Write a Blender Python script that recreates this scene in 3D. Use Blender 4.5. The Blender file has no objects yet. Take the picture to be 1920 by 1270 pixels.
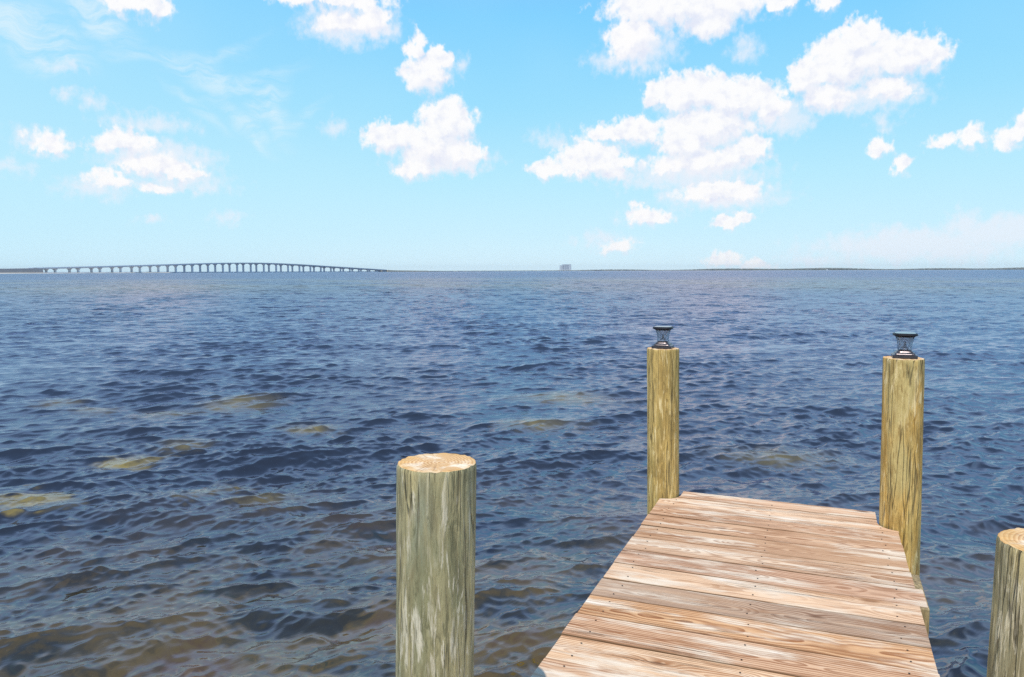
import bpy, bmesh, math, random
import numpy as np
from mathutils import Vector, Matrix, noise as mnoise

R = math.radians
scene = bpy.context.scene
col = scene.collection
random.seed(7)
rng = np.random.default_rng(11)

# ------------------------------------------------------------------ helpers
def link(o):
    col.objects.link(o)
    return o

def mesh_obj(name, verts, faces, mats=None, parent=None, smooth=False, mat_idx=None):
    me = bpy.data.meshes.new(name)
    me.from_pydata([tuple(v) for v in verts], [], faces)
    me.update()
    o = link(bpy.data.objects.new(name, me))
    for m in (mats if isinstance(mats, (list, tuple)) else [mats]):
        if m: me.materials.append(m)
    if smooth:
        me.polygons.foreach_set('use_smooth', [True] * len(me.polygons))
    if mat_idx is not None:
        me.polygons.foreach_set('material_index', mat_idx)
    if parent: o.parent = parent
    return o

def bm_obj(name, bm, mats=None, parent=None, smooth=False):
    me = bpy.data.meshes.new(name)
    bmesh.ops.recalc_face_normals(bm, faces=bm.faces)
    bm.to_mesh(me); bm.free()
    o = link(bpy.data.objects.new(name, me))
    for m in (mats if isinstance(mats, (list, tuple)) else [mats]):
        if m: me.materials.append(m)
    if smooth:
        me.polygons.foreach_set('use_smooth', [True] * len(me.polygons))
    if parent: o.parent = parent
    return o

def thing(name, label, cat, loc=(0, 0, 0), rz=0.0, group=None):
    o = link(bpy.data.objects.new(name, None))
    o.empty_display_size = 0.2
    o.location = loc; o.rotation_euler = (0, 0, rz)
    o['label'] = label; o['category'] = cat
    if group: o['group'] = group
    return o

def box(bm, x0, x1, y0, y1, z0, z1, bevel=0.0, mi=0):
    vs = [bm.verts.new(p) for p in ((x0,y0,z0),(x1,y0,z0),(x1,y1,z0),(x0,y1,z0),(x0,y0,z1),(x1,y0,z1),(x1,y1,z1),(x0,y1,z1))]
    fs = [bm.faces.new([vs[i] for i in q]) for q in ((3,2,1,0),(4,5,6,7),(0,1,5,4),(1,2,6,5),(2,3,7,6),(3,0,4,7))]
    for f in fs: f.material_index = mi
    if bevel:
        ed = list({e for f in fs for e in f.edges})
        bmesh.ops.bevel(bm, geom=ed, offset=bevel, segments=2, affect='EDGES', profile=0.5)

def loft(bm, rings, cap0=True, cap1=True, mi=0, smooth=False):
    """rings: list of equal length point lists"""
    vr = [[bm.verts.new(p) for p in r] for r in rings]
    n = len(vr[0])
    for a, b in zip(vr[:-1], vr[1:]):
        for i in range(n):
            j = (i + 1) % n
            f = bm.faces.new((a[i], a[j], b[j], b[i])); f.material_index = mi; f.smooth = smooth
    if cap0: bm.faces.new(list(reversed(vr[0]))).material_index = mi
    if cap1: bm.faces.new(vr[-1]).material_index = mi
    return vr

class NT:
    """small node-tree builder"""
    def __init__(self, tree):
        self.t = tree; tree.nodes.clear()
    def n(self, typ, ins=None, **props):
        nd = self.t.nodes.new(typ)
        for k, v in props.items(): setattr(nd, k, v)
        for k, v in (ins or {}).items(): self.put(nd.inputs[k], v)
        return nd
    def put(self, sock, v):
        if isinstance(v, bpy.types.Node): v = v.outputs[0]
        if isinstance(v, bpy.types.NodeSocket): self.t.links.new(v, sock)
        else:
            if isinstance(v, (tuple, list)) and sock.type == 'RGBA' and len(v) == 3: v = (*v, 1)
            sock.default_value = v
    def m(self, op, a, b=0.0, c=0.0, clamp=False):
        nd = self.t.nodes.new('ShaderNodeMath'); nd.operation = op; nd.use_clamp = clamp
        self.put(nd.inputs[0], a); self.put(nd.inputs[1], b)
        if op in ('MULTIPLY_ADD', 'SMOOTH_MAX', 'SMOOTH_MIN', 'COMPARE'): self.put(nd.inputs[2], c)
        return nd.outputs[0]
    def v(self, op, a, b=None, c=None):
        nd = self.t.nodes.new('ShaderNodeVectorMath'); nd.operation = op
        self.put(nd.inputs[0], a)
        if b is not None: self.put(nd.inputs['Scale' if op == 'SCALE' else 1], b)
        if c is not None: self.put(nd.inputs[2], c)
        return nd.outputs['Value'] if op in ('LENGTH', 'DOT_PRODUCT', 'DISTANCE') else nd.outputs[0]
    def noise(self, vec, scale=1.0, detail=2.0, rough=0.5, dist=0.0, dims='3D', col=False):
        nd = self.n('ShaderNodeTexNoise', {'Scale': scale, 'Detail': detail, 'Roughness': rough, 'Distortion': dist}, noise_dimensions=dims)
        if vec is not None: self.put(nd.inputs['Vector'], vec)
        return nd.outputs['Color'] if col else nd.outputs[0]
    def step(self, x, a, b, lo=0.0, hi=1.0):
        nd = self.n('ShaderNodeMapRange', {'Value': x, 'From Min': a, 'From Max': b, 'To Min': lo, 'To Max': hi}, interpolation_type='SMOOTHSTEP')
        return nd.outputs[0]
    def lin(self, x, a, b, lo=0.0, hi=1.0):
        return self.n('ShaderNodeMapRange', {'Value': x, 'From Min': a, 'From Max': b, 'To Min': lo, 'To Max': hi}).outputs[0]
    def mix(self, f, a, b, mode='MIX'):
        nd = self.n('ShaderNodeMix', data_type='RGBA', blend_type=mode)
        self.put(nd.inputs['Factor'], f); self.put(nd.inputs['A'], a); self.put(nd.inputs['B'], b)
        return nd.outputs['Result']
    def ramp(self, x, stops, interp='LINEAR'):
        nd = self.n('ShaderNodeValToRGB', {'Fac': x}); cr = nd.color_ramp; cr.interpolation = interp
        while len(cr.elements) < len(stops): cr.elements.new(0.5)
        for e, (p, c) in zip(cr.elements, stops):
            e.position = p; e.color = (*c, 1)
        return nd.outputs[0]
    def xyz(self, vec):
        s = self.n('ShaderNodeSeparateXYZ', {0: vec}); return s.outputs[0], s.outputs[1], s.outputs[2]
    def comb(self, x, y, z=0.0):
        return self.n('ShaderNodeCombineXYZ', {0: x, 1: y, 2: z}).outputs[0]

def mat(name):
    m = bpy.data.materials.new(name); m.use_nodes = True
    return m, NT(m.node_tree)

def simple(name, color, rough=0.6, metal=0.0, var=0.15, scale=3.0, spec=0.5):
    m, t = mat(name)
    co = t.n('ShaderNodeTexCoord').outputs['Object']
    nz = t.noise(co, scale, 4, 0.6)
    c = t.mix(nz, tuple(x * (1 - var) for x in color), tuple(min(1, x * (1 + var)) for x in color))
    b = t.n('ShaderNodeBsdfPrincipled', {'Base Color': c, 'Roughness': rough, 'Metallic': metal, 'Specular IOR Level': spec})
    t.n('ShaderNodeOutputMaterial', {'Surface': b})
    return m

# ------------------------------------------------------------------ camera
EYE = Vector((0, 0, 2.4))
pitch = math.atan(127 / 1420.0); roll = 0.0025
r0 = Vector((1, 0, 0)); u0 = Vector((0, math.sin(pitch), math.cos(pitch))); fw = Vector((0, math.cos(pitch), -math.sin(pitch)))
rt = r0 * math.cos(roll) - u0 * math.sin(roll); up = r0 * math.sin(roll) + u0 * math.cos(roll)
cam = bpy.data.cameras.new('camera'); camo = link(bpy.data.objects.new('camera', cam))
M = Matrix((rt, up, -fw)).transposed().to_4x4(); M.translation = EYE
camo.matrix_world = M
cam.sensor_width = 36; cam.lens = 36 * 1420 / 1920
cam.clip_start = 0.05; cam.clip_end = 90000
scene.camera = camo

# ------------------------------------------------------------------ sun
SUN_EL, SUN_AZ = R(59), R(204)       # azimuth clockwise from +Y (where the sun stands)
sd = Vector((math.sin(SUN_AZ) * math.cos(SUN_EL), math.cos(SUN_AZ) * math.cos(SUN_EL), math.sin(SUN_EL)))
sl = bpy.data.lights.new('sun', 'SUN'); sl.energy = 4.2; sl.angle = R(0.53); sl.color = (1.0, 0.95, 0.87)
so = link(bpy.data.objects.new('sun', sl)); so.rotation_euler = sd.to_track_quat('Z', 'Y').to_euler()
so.location = (0, 0, 30)

# ------------------------------------------------------------------ sky: clouds by azimuth, elevation, half width, half height (degrees)
CUMULUS = [(-25.72,17.21,1.83,0.87),(-24.4,16.88,0.78,0.69),(-12.77,18.64,3.7,0.79),(-12.25,17.1,1.87,0.88),(-9.99,17.39,1.14,1.22),(-6.13,14.04,1.79,1.5),(-6.85,15.72,0.62,0.84),(-5.35,15.06,0.86,0.85),(-4.77,10.41,2.04,1.94),(-5.69,8.9,2.75,1.74),(-8.8,9.52,2.01,1.19),(-3.85,8.54,1.82,1.37),(-6.88,7.67,1.8,0.91),(12.71,18.13,5.56,1.53),(8.98,16.2,1.83,1.73),(14.21,17.02,2.28,1.14),(18.9,17.92,1.05,0.71),(21.91,17.59,0.74,0.64),(23.71,13.63,2.96,1.99),(23.92,15.11,1.5,1.23),(26.9,13.61,2.18,1.48),(28.62,13.4,0.85,1.02),(21.05,12.98,1.44,1.36),(22.28,11.69,1.96,1.16),(25.72,11.78,1.79,0.93),(13.2,12.3,2.99,1.64),(10.79,12.41,1.06,0.86),(16.15,11.85,2.84,1.42),(18.32,11.11,1.42,1.2),(14.35,10.23,3.89,1.6),(16.89,8.43,1.6,1.31),(12.88,9.12,2.26,1.4),(14.4,7.88,3.72,1.26),(11.7,7.37,1.45,0.75),(15.19,5.61,2.74,0.9),(7.51,9.88,2.18,0.67),(9.06,9.91,1.85,1.04),(5.96,8.67,2.35,0.76),(6.36,7.79,2.9,0.99),(2.73,7.46,1.35,0.65),(7.54,7.12,1.56,0.69),(16.16,3.59,1.33,0.57),(9.71,4.12,1.09,0.54),(10.76,3.95,0.92,0.46),(7.98,1.76,0.94,0.47),(25.63,8.07,0.71,0.72),(26.86,6.82,0.47,0.69),(30.91,8.32,0.64,0.82),(29.45,8.15,0.84,0.37),(33.15,8.44,0.94,0.54),(32.71,7.71,0.73,0.35),(33.81,8.78,0.82,0.69),(15.48,0.62,1.12,0.54),(17.7,0.38,0.8,0.3),(-26.55,8.4,1.77,0.89),(-25.45,7.16,1.81,0.83),(-23.57,6.77,1.47,0.71),(-27.41,6.02,1.13,0.48),(-24.6,5.73,1.45,0.42),(-22.83,6.81,0.88,0.57),(-30.81,8.21,0.99,0.59)]
VEIL = [(-10.37,17.21,2.27,1.36),(-12.25,16.94,2.98,1.35),(-3.67,14.62,0.43,0.57),(9.37,15.66,2.67,1.74),(7.27,14.94,1.78,0.64),(16.79,15.14,1.08,0.75),(19.75,10.42,1.61,1.41),(12.92,6.8,5.66,1.13),(3.2,9.58,1.42,0.53),(9.67,7.35,1.0,0.68),(10.1,4.08,1.86,0.66),(6.79,2.2,1.74,0.55),(15.2,5.31,4.45,0.98),(21.78,0.62,2.08,0.37),(30.83,2.93,1.18,0.88),(32.17,2.28,3.44,1.01),(32.17,2.28,2.87,0.87),(28.01,1.55,6.87,1.19),(33.29,2.52,2.24,1.19),(-31.27,8.3,1.45,0.65),(-28.42,5.63,2.03,0.69),(-22.92,6.16,2.7,0.64),(-24.53,7.49,3.61,1.19),(-20.26,3.78,0.84,0.33),(-29.82,12.81,0.83,0.32),(-28.42,10.91,0.79,0.46),(-29.97,11.01,0.41,0.39),(-25.09,9.7,2.27,0.55),(-12.98,10.2,0.75,0.51),(-33.05,6.61,1.0,0.45),(-25.19,3.37,0.65,0.21),(25.64,9.64,0.71,0.48),(-5.11,8.14,3.54,0.99),(24.45,11.16,3.59,0.88),(-21.85,7.64,1.03,0.28)]
CIRRUS = [(-21.64,13.37,2.71,0.88,-15),(-18.54,13.1,3.18,0.69,20),(-20.56,14.8,2.4,0.3,25),(-24.25,14.27,3.91,0.33,8),(-17.51,11.95,1.79,0.91,40),(-16.82,10.93,0.65,2.14,20),(-18.98,10.45,2.12,0.5,-40),(-18.31,9.24,1.43,0.43,-45),(-22.38,11.44,2.02,0.41,-35),(-15.37,10.65,1.47,0.36,30),(-31.51,14.62,3.41,1.83,-30),(-27.93,16.05,2.74,1.24,-30)]
SAND = [(-4.86, 9.54, 0.49, 0.39), (-5.05, 7.78, 0.52, 0.37), (-5.0, 13.77, 0.66, 0.8), (0.91, 14.27, 1.16, 0.73), (0.37, 11.75, 0.65, 0.54), (-3.12, 11.47, 0.47, 0.36), (-2.6, 7.83, 0.35, 0.26), (-3.27, 8.4, 0.22, 0.26), (-4.59, 10.5, 0.39, 0.4), (3.46, 9.65, 0.78, 0.45), (-5.97, 12.88, 0.48, 0.5), (-7.29, 13.1, 0.39, 0.41), (-8.3, 13.7, 0.41, 0.39), (-3.54, 8.05, 0.21, 0.24), (-5.68, 8.49, 0.38, 0.18)]

def build_world():
    w = bpy.data.worlds.new('World'); scene.world = w; w.use_nodes = True
    t = NT(w.node_tree)
    d = t.n('ShaderNodeTexCoord').outputs['Generated']
    x, y, z = t.xyz(d)
    az = t.m('MULTIPLY', t.m('ARCTAN2', x, y), 180 / math.pi)
    el = t.m('MULTIPLY', t.m('ARCSINE', z), 180 / math.pi)
    sky = t.n('ShaderNodeTexSky', sky_type='NISHITA', sun_disc=False, sun_elevation=SUN_EL, sun_rotation=SUN_AZ)
    try: sky.dust_density = 0.3
    except Exception: pass
    e01 = t.m('DIVIDE', el, 90, clamp=True)
    grad = t.ramp(e01, [(0.0, (7.3, 9.5, 10.4)), (0.012, (6.5, 8.9, 10.1)), (0.03, (5.8, 8.6, 10.0)), (0.075, (4.7, 8.2, 9.8)), (0.13, (3.3, 7.35, 9.8)), (0.2, (2.15, 6.35, 9.9)),
                        (0.26, (2.0, 5.0, 9.6)), (0.36, (1.4, 3.4, 8.0)), (0.5, (1.25, 2.7, 5.6)), (1.0, (0.8, 1.8, 4.2))])
    # the sky pales slowly from right to left and in broad veils
    big = t.noise(t.comb(az, t.m('MULTIPLY', el, 1.6)), 0.06, 2, 0.5)
    pale = t.m('MULTIPLY', t.m('ADD', t.lin(az, 0, -36, 0, 0.45), t.m('MULTIPLY', t.m('SUBTRACT', big, 0.5), 0.5)), t.lin(el, 30, 16, 0, 1), clamp=True)
    grad = t.mix(pale, grad, (5.2, 8.4, 9.9))
    base = t.mix(0.94, sky, t.v('SCALE', grad, 1.05))
    p0 = t.comb(az, el)
    # ragged edges
    n1 = t.noise(p0, 0.55, 3, 0.55, col=True); n2 = t.noise(t.v('MULTIPLY', p0, (1.25, 0.8, 1)), 2.0, 5, 0.62, col=True)
    wv = t.v('ADD', t.v('SCALE', t.v('SUBTRACT', n1, (.5, .5, .5)), 1.5), t.v('SCALE', t.v('SUBTRACT', n2, (.5, .5, .5)), 0.85))
    p = t.v('ADD', p0, t.v('MULTIPLY', wv, (1, 1, 0)))
    def field(lst, start=-4.0, src=p):
        acc = start
        for e in lst:
            a, b, rx, ry = e[:4]
            q = src
            if len(e) > 4:
                c_, s_ = math.cos(R(e[4])), math.sin(R(e[4]))
                q0 = t.v('SUBTRACT', src, (a, b, 0))
                q = t.comb(t.v('DOT_PRODUCT', q0, (c_ / rx, s_ / rx, 0)), t.v('DOT_PRODUCT', q0, (-s_ / ry, c_ / ry, 0)))
            else:
                q = t.v('MULTIPLY_ADD', src, (1 / rx, 1 / ry, 0), (-a / rx, -b / ry, 0))
            s = min(1.0, max(0.35, min(rx, ry) / 1.2))
            f = t.m('MULTIPLY_ADD', t.v('LENGTH', q), -s, s)
            acc = f if not isinstance(acc, bpy.types.NodeSocket) else t.m('SMOOTH_MAX', acc, f, 0.16)
        return acc
    det = t.noise(t.v('MULTIPLY', p0, (1.15, 0.9, 1)), 1.3, 5, 0.55)
    det_s = t.m('SUBTRACT', det, 0.5)
    F = field(CUMULUS)
    Fup = field(CUMULUS, src=t.v('ADD', p, (-0.25, 0.75, 0)))
    Fd = t.m('ADD', F, t.m('MULTIPLY', det_s, 1.15))
    # crisp crowns, softer ragged bases
    lit = t.m('SUBTRACT', F, Fup)
    soft = t.step(lit, 0.15, -0.25)
    a1 = t.m('MULTIPLY', t.step(t.m('SUBTRACT', Fd, t.m('MULTIPLY', soft, 0.05)), -0.27, t.m('MULTIPLY_ADD', soft, 0.36, 0.13)), 0.97)
    V = field(VEIL)
    a2 = t.m('MULTIPLY', t.step(t.m('ADD', V, t.m('MULTIPLY', det_s, 1.5)), -0.35, 0.6), 0.72)
    # streaky high cirrus
    n3 = t.noise(p0, 0.25, 3, 0.5, col=True)
    pc = t.v('ADD', p0, t.v('MULTIPLY', t.v('SUBTRACT', n3, (.5, .5, .5)), (5, 4, 0)))
    cn = t.noise(t.v('MULTIPLY', pc, (0.35, 1.5, 1)), 0.9, 6, 0.65)
    Cc = field(CIRRUS, src=t.v('ADD', p0, t.v('MULTIPLY', t.v('SUBTRACT', n3, (.5, .5, .5)), (3, 3, 0))))
    a3 = t.m('MULTIPLY', t.m('MULTIPLY', t.step(Cc, -0.35, 0.6), t.step(cn, 0.32, 0.66)), 0.62)
    # unseen bright cloud band above the view, added to brighten near-water reflections
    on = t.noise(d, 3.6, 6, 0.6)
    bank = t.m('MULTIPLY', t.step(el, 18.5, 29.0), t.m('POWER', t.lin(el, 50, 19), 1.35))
    a4_added = t.m('MULTIPLY', bank, t.step(on, 0.30, 0.64, 0.45, 1.0))
    bil = t.noise(t.v('ADD', p0, (0.25, 0.5, 0)), 1.1, 5, 0.6)
    shade = t.m('ADD', t.m('MULTIPLY', soft, 0.55), t.step(bil, 0.45, 0.72, 0, 0.7), clamp=True)
    ccol = t.mix(shade, (10.1, 10.0, 10.0), (8.0, 8.3, 9.5))
    c = t.mix(a3, base, (8.0, 9.3, 9.9))
    c = t.mix(a4_added, c, (9.0, 13.2, 17.6))
    c = t.mix(a2, c, (8.7, 9.05, 9.85))
    c = t.mix(a1, c, ccol)
    # below the horizon: the air's own dim blue
    c = t.mix(t.step(el, -0.3, -3), c, (1.2, 1.8, 2.4))
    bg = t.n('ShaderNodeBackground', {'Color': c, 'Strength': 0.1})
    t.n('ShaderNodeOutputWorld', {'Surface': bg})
build_world()

# ------------------------------------------------------------------ water
def build_water():
    HALF = R(43)
    NA = 1240
    rs = [2.6]
    while rs[-1] < 30000:
        r = rs[-1]
        dr = max(0.012, 0.0021 * r) if r < 700 else 0.08 * r
        rs.append(r + dr)
    rs = np.array(rs); NR = len(rs)
    ang = np.linspace(-HALF, HALF, NA)
    RR = rs[:, None]; X = (RR * np.sin(ang)[None, :]).ravel(); Y = (RR * np.cos(ang)[None, :]).ravel()
    rflat = np.repeat(rs, NA)
    drl = np.gradient(rs); drf = np.repeat(drl, NA)
    Z = np.zeros_like(X); DX = np.zeros_like(X); DY = np.zeros_like(X)
    N = 300
    lam = np.exp(rng.uniform(np.log(0.07), np.log(3.6), N))
    LP = 0.36
    s = np.where(lam < LP, (lam / LP) ** 0.12, (LP / lam) ** 0.5)
    s *= 0.30 * math.sqrt(2) / math.sqrt((s ** 2).sum())
    amp = s * lam / (2 * np.pi)
    spread = np.where(lam < 0.35, 38, 24)
    th = R(19) + np.radians(rng.normal(0, 1, N) * spread)
    ph = rng.uniform(0, 2 * np.pi, N)
    for i in range(N):
        k = 2 * np.pi / lam[i]; dx, dy = math.sin(th[i]), -math.cos(th[i])
        # wavelengths the local mesh cannot carry are left to the bump
        lim = np.searchsorted(drl, lam[i] / 2.6)
        m = slice(0, lim * NA)
        if lim == 0: continue
        w = np.clip((lam[i] - 2.6 * drf[m]) / (3.6 * drf[m]), 0, 1)
        w *= amp[i]
        p = k * (dx * X[m] + dy * Y[m]) + ph[i]
        Z[m] += w * np.cos(p); sn = w * np.sin(p) * 1.0
        DX[m] -= dx * sn; DY[m] -= dy * sn
    # wave groups: calmer and livelier stretches
    grp = 0.85 + 0.3 * np.sin(0.21 * X + 0.5 * Y + 1) * np.sin(0.33 * Y - 0.4 * X) 
    Z *= grp
    V1 = np.stack([X + DX, Y + DY, Z], 1)
    i0 = (np.arange(NR - 1)[:, None] * NA + np.arange(NA - 1)[None, :]).ravel()
    Q1 = np.stack([i0, i0 + NA, i0 + NA + 1, i0 + 1], 1)[:, ::-1]
    # the rest of the circle, coarser, and the disc under the viewer
    rs2 = np.concatenate([[0.02, 0.8, 1.7], np.geomspace(2.6, 30000, 150)]); n2 = 80
    a2 = np.linspace(HALF, 2 * math.pi - HALF, n2)
    X2 = (rs2[:, None] * np.sin(a2)).ravel(); Y2 = (rs2[:, None] * np.cos(a2)).ravel()
    V2 = np.stack([X2, Y2, np.zeros_like(X2)], 1); off = len(V1)
    j0 = (np.arange(len(rs2) - 1)[:, None] * n2 + np.arange(n2 - 1)[None, :]).ravel() + off
    Q2 = np.stack([j0, j0 + n2, j0 + n2 + 1, j0 + 1], 1)[:, ::-1]
    rs3 = np.array([0.02, 0.8, 1.7, 2.6]); a3 = np.linspace(-HALF, HALF, 24)
    X3 = (rs3[:, None] * np.sin(a3)).ravel(); Y3 = (rs3[:, None] * np.cos(a3)).ravel()
    V3 = np.stack([X3, Y3, np.zeros_like(X3)], 1); off += len(V2)
    l0 = (np.arange(3)[:, None] * 24 + np.arange(23)[None, :]).ravel() + off
    Q3 = np.stack([l0, l0 + 24, l0 + 25, l0 + 1], 1)[:, ::-1]
    V = np.concatenate([V1, V2, V3]).astype(np.float32); Q = np.concatenate([Q1, Q2, Q3]).astype(np.int32)
    me = bpy.data.meshes.new('water')
    me.vertices.add(len(V)); me.vertices.foreach_set('co', V.ravel())
    me.loops.add(Q.size); me.loops.foreach_set('vertex_index', Q.ravel())
    me.polygons.add(len(Q)); me.polygons.foreach_set('loop_start', np.arange(0, Q.size, 4, dtype=np.int32))
    me.polygons.foreach_set('use_smooth', np.ones(len(Q), dtype=bool))
    me.update(calc_edges=True)
    o = link(bpy.data.objects.new('water', me)); o['kind'] = 'structure'
    me.materials.append(water_material())
    return o

def water_material():
    m, t = mat('water_surface')
    g = t.n('ShaderNodeNewGeometry'); P = g.outputs['Position']; Nn = g.outputs['Normal']
    px, py, pz = t.xyz(P)
    dist = t.v('LENGTH', t.v('MULTIPLY', P, (1, 1, 0)))
    # fine wind ripples, crests lying across the wind
    def along(deg, k):
        c_, s_ = math.cos(R(deg)), math.sin(R(deg))
        return t.comb(t.v('DOT_PRODUCT', P, (c_ * k, s_ * k, 0)), t.v('DOT_PRODUCT', P, (-s_, c_, 0)), t.m('MULTIPLY', pz, 0.5))
    wind = along(16, 0.45); cap = along(34, 0.22)
    r1 = t.noise(cap, 34, 3, 0.55, 0.5); r2 = t.noise(wind, 5.0, 3, 0.6, 0.5); r3 = t.noise(wind, 1.1, 3, 0.62, 0.6); r4 = t.noise(wind, 0.22, 4, 0.65, 0.5)
    h = t.m('MULTIPLY', r1, t.lin(dist, 6, 25, 0.0016, 0.004))
    h = t.m('ADD', h, t.m('MULTIPLY', r2, t.lin(dist, 9, 45, 0.0015, 0.075)))
    h = t.m('ADD', h, t.m('MULTIPLY', r3, t.lin(dist, 20, 130, 0.0, 0.62)))
    h = t.m('ADD', h, t.m('MULTIPLY', r4, t.lin(dist, 90, 500, 0.0, 2.8)))
    bmp = t.n('ShaderNodeBump', {'Height': h, 'Strength': 1.0, 'Distance': 1.0}).outputs[0]
    # keep grazing crests from turning their shading normal away from the eye
    inc = g.outputs['Incoming']
    lack = t.m('MAXIMUM', t.m('SUBTRACT', 0.07, t.v('DOT_PRODUCT', bmp, inc)), 0.0)
    bmp = t.v('NORMALIZE', t.v('ADD', bmp, t.n('ShaderNodeVectorMath', {0: inc, 'Scale': lack}, operation='SCALE')))
    # what lies below, seen refracted through the slope of the surface
    q = t.v('SUBTRACT', P, t.v('MULTIPLY', bmp, (0.5, 0.5, 0)))
    qf = t.v('MULTIPLY', q, (1, 1, 0))
    wob = t.v('ADD', qf, t.v('MULTIPLY', t.v('SUBTRACT', t.noise(qf, 1.3, 3, 0.6, col=True), (.5, .5, .5)), (0.9, 0.7, 0)))
    acc = None
    for si, (a, b, rx, ry) in enumerate(SAND):
        top = 1.0 if si < 2 else (0.5 if si < 6 else 0.36)
        f = t.m('MULTIPLY', t.m('SUBTRACT', 1.0, t.v('LENGTH', t.v('MULTIPLY_ADD', wob, (1 / rx, 1 / ry, 0), (-a / rx, -b / ry, 0)))), top)
        acc = f if acc is None else t.m('MAXIMUM', acc, f)
    sand = t.m('MULTIPLY', t.step(acc, -0.25, 0.95), t.step(t.noise(qf, 2.6, 4, 0.6), 0.25, 0.6, 0.45, 1.0))
    weed = t.noise(qf, 0.8, 5, 0.62, 0.3); weed2 = t.noise(t.v('ADD', qf, (31, 7, 3)), 1.7, 5, 0.62)
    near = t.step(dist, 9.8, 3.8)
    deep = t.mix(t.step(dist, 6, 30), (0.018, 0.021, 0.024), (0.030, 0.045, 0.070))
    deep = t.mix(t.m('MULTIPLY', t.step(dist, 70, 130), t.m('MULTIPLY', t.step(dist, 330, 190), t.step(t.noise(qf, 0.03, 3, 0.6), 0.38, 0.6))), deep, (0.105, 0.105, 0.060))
    bed = t.ramp(weed, [(0.32, (0.005, 0.005, 0.003)), (0.44, (0.032, 0.027, 0.003)), (0.54, (0.115, 0.076, 0.007)), (0.64, (0.085, 0.046, 0.008)), (0.76, (0.20, 0.125, 0.03))])
    bed = t.mix(t.step(weed2, 0.56, 0.7), bed, (0.030, 0.036, 0.008))
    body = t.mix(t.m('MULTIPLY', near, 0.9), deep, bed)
    body = t.mix(t.m('MULTIPLY', sand, 0.65), body, (0.42, 0.32, 0.06))
    # a few specks of foam on breaking crests well out
    fo = t.noise(t.v('MULTIPLY', qf, (0.35, 1, 1)), 0.55, 2, 0.5)
    foam = t.m('MULTIPLY', t.step(fo, 0.765, 0.79), t.m('MULTIPLY', t.step(dist, 60, 110), t.step(pz, 0.05, 0.14)))
    body = t.mix(foam, body, (0.75, 0.77, 0.78))
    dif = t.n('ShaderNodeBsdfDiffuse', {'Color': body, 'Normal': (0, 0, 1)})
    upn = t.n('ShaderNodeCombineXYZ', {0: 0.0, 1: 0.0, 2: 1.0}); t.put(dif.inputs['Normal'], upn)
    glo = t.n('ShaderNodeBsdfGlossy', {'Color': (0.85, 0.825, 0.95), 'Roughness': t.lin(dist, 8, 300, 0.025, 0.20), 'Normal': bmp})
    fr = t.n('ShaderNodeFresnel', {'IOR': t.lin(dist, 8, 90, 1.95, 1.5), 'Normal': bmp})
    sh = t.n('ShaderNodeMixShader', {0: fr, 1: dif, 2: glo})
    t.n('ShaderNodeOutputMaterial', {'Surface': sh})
    return m
build_water()

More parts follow.
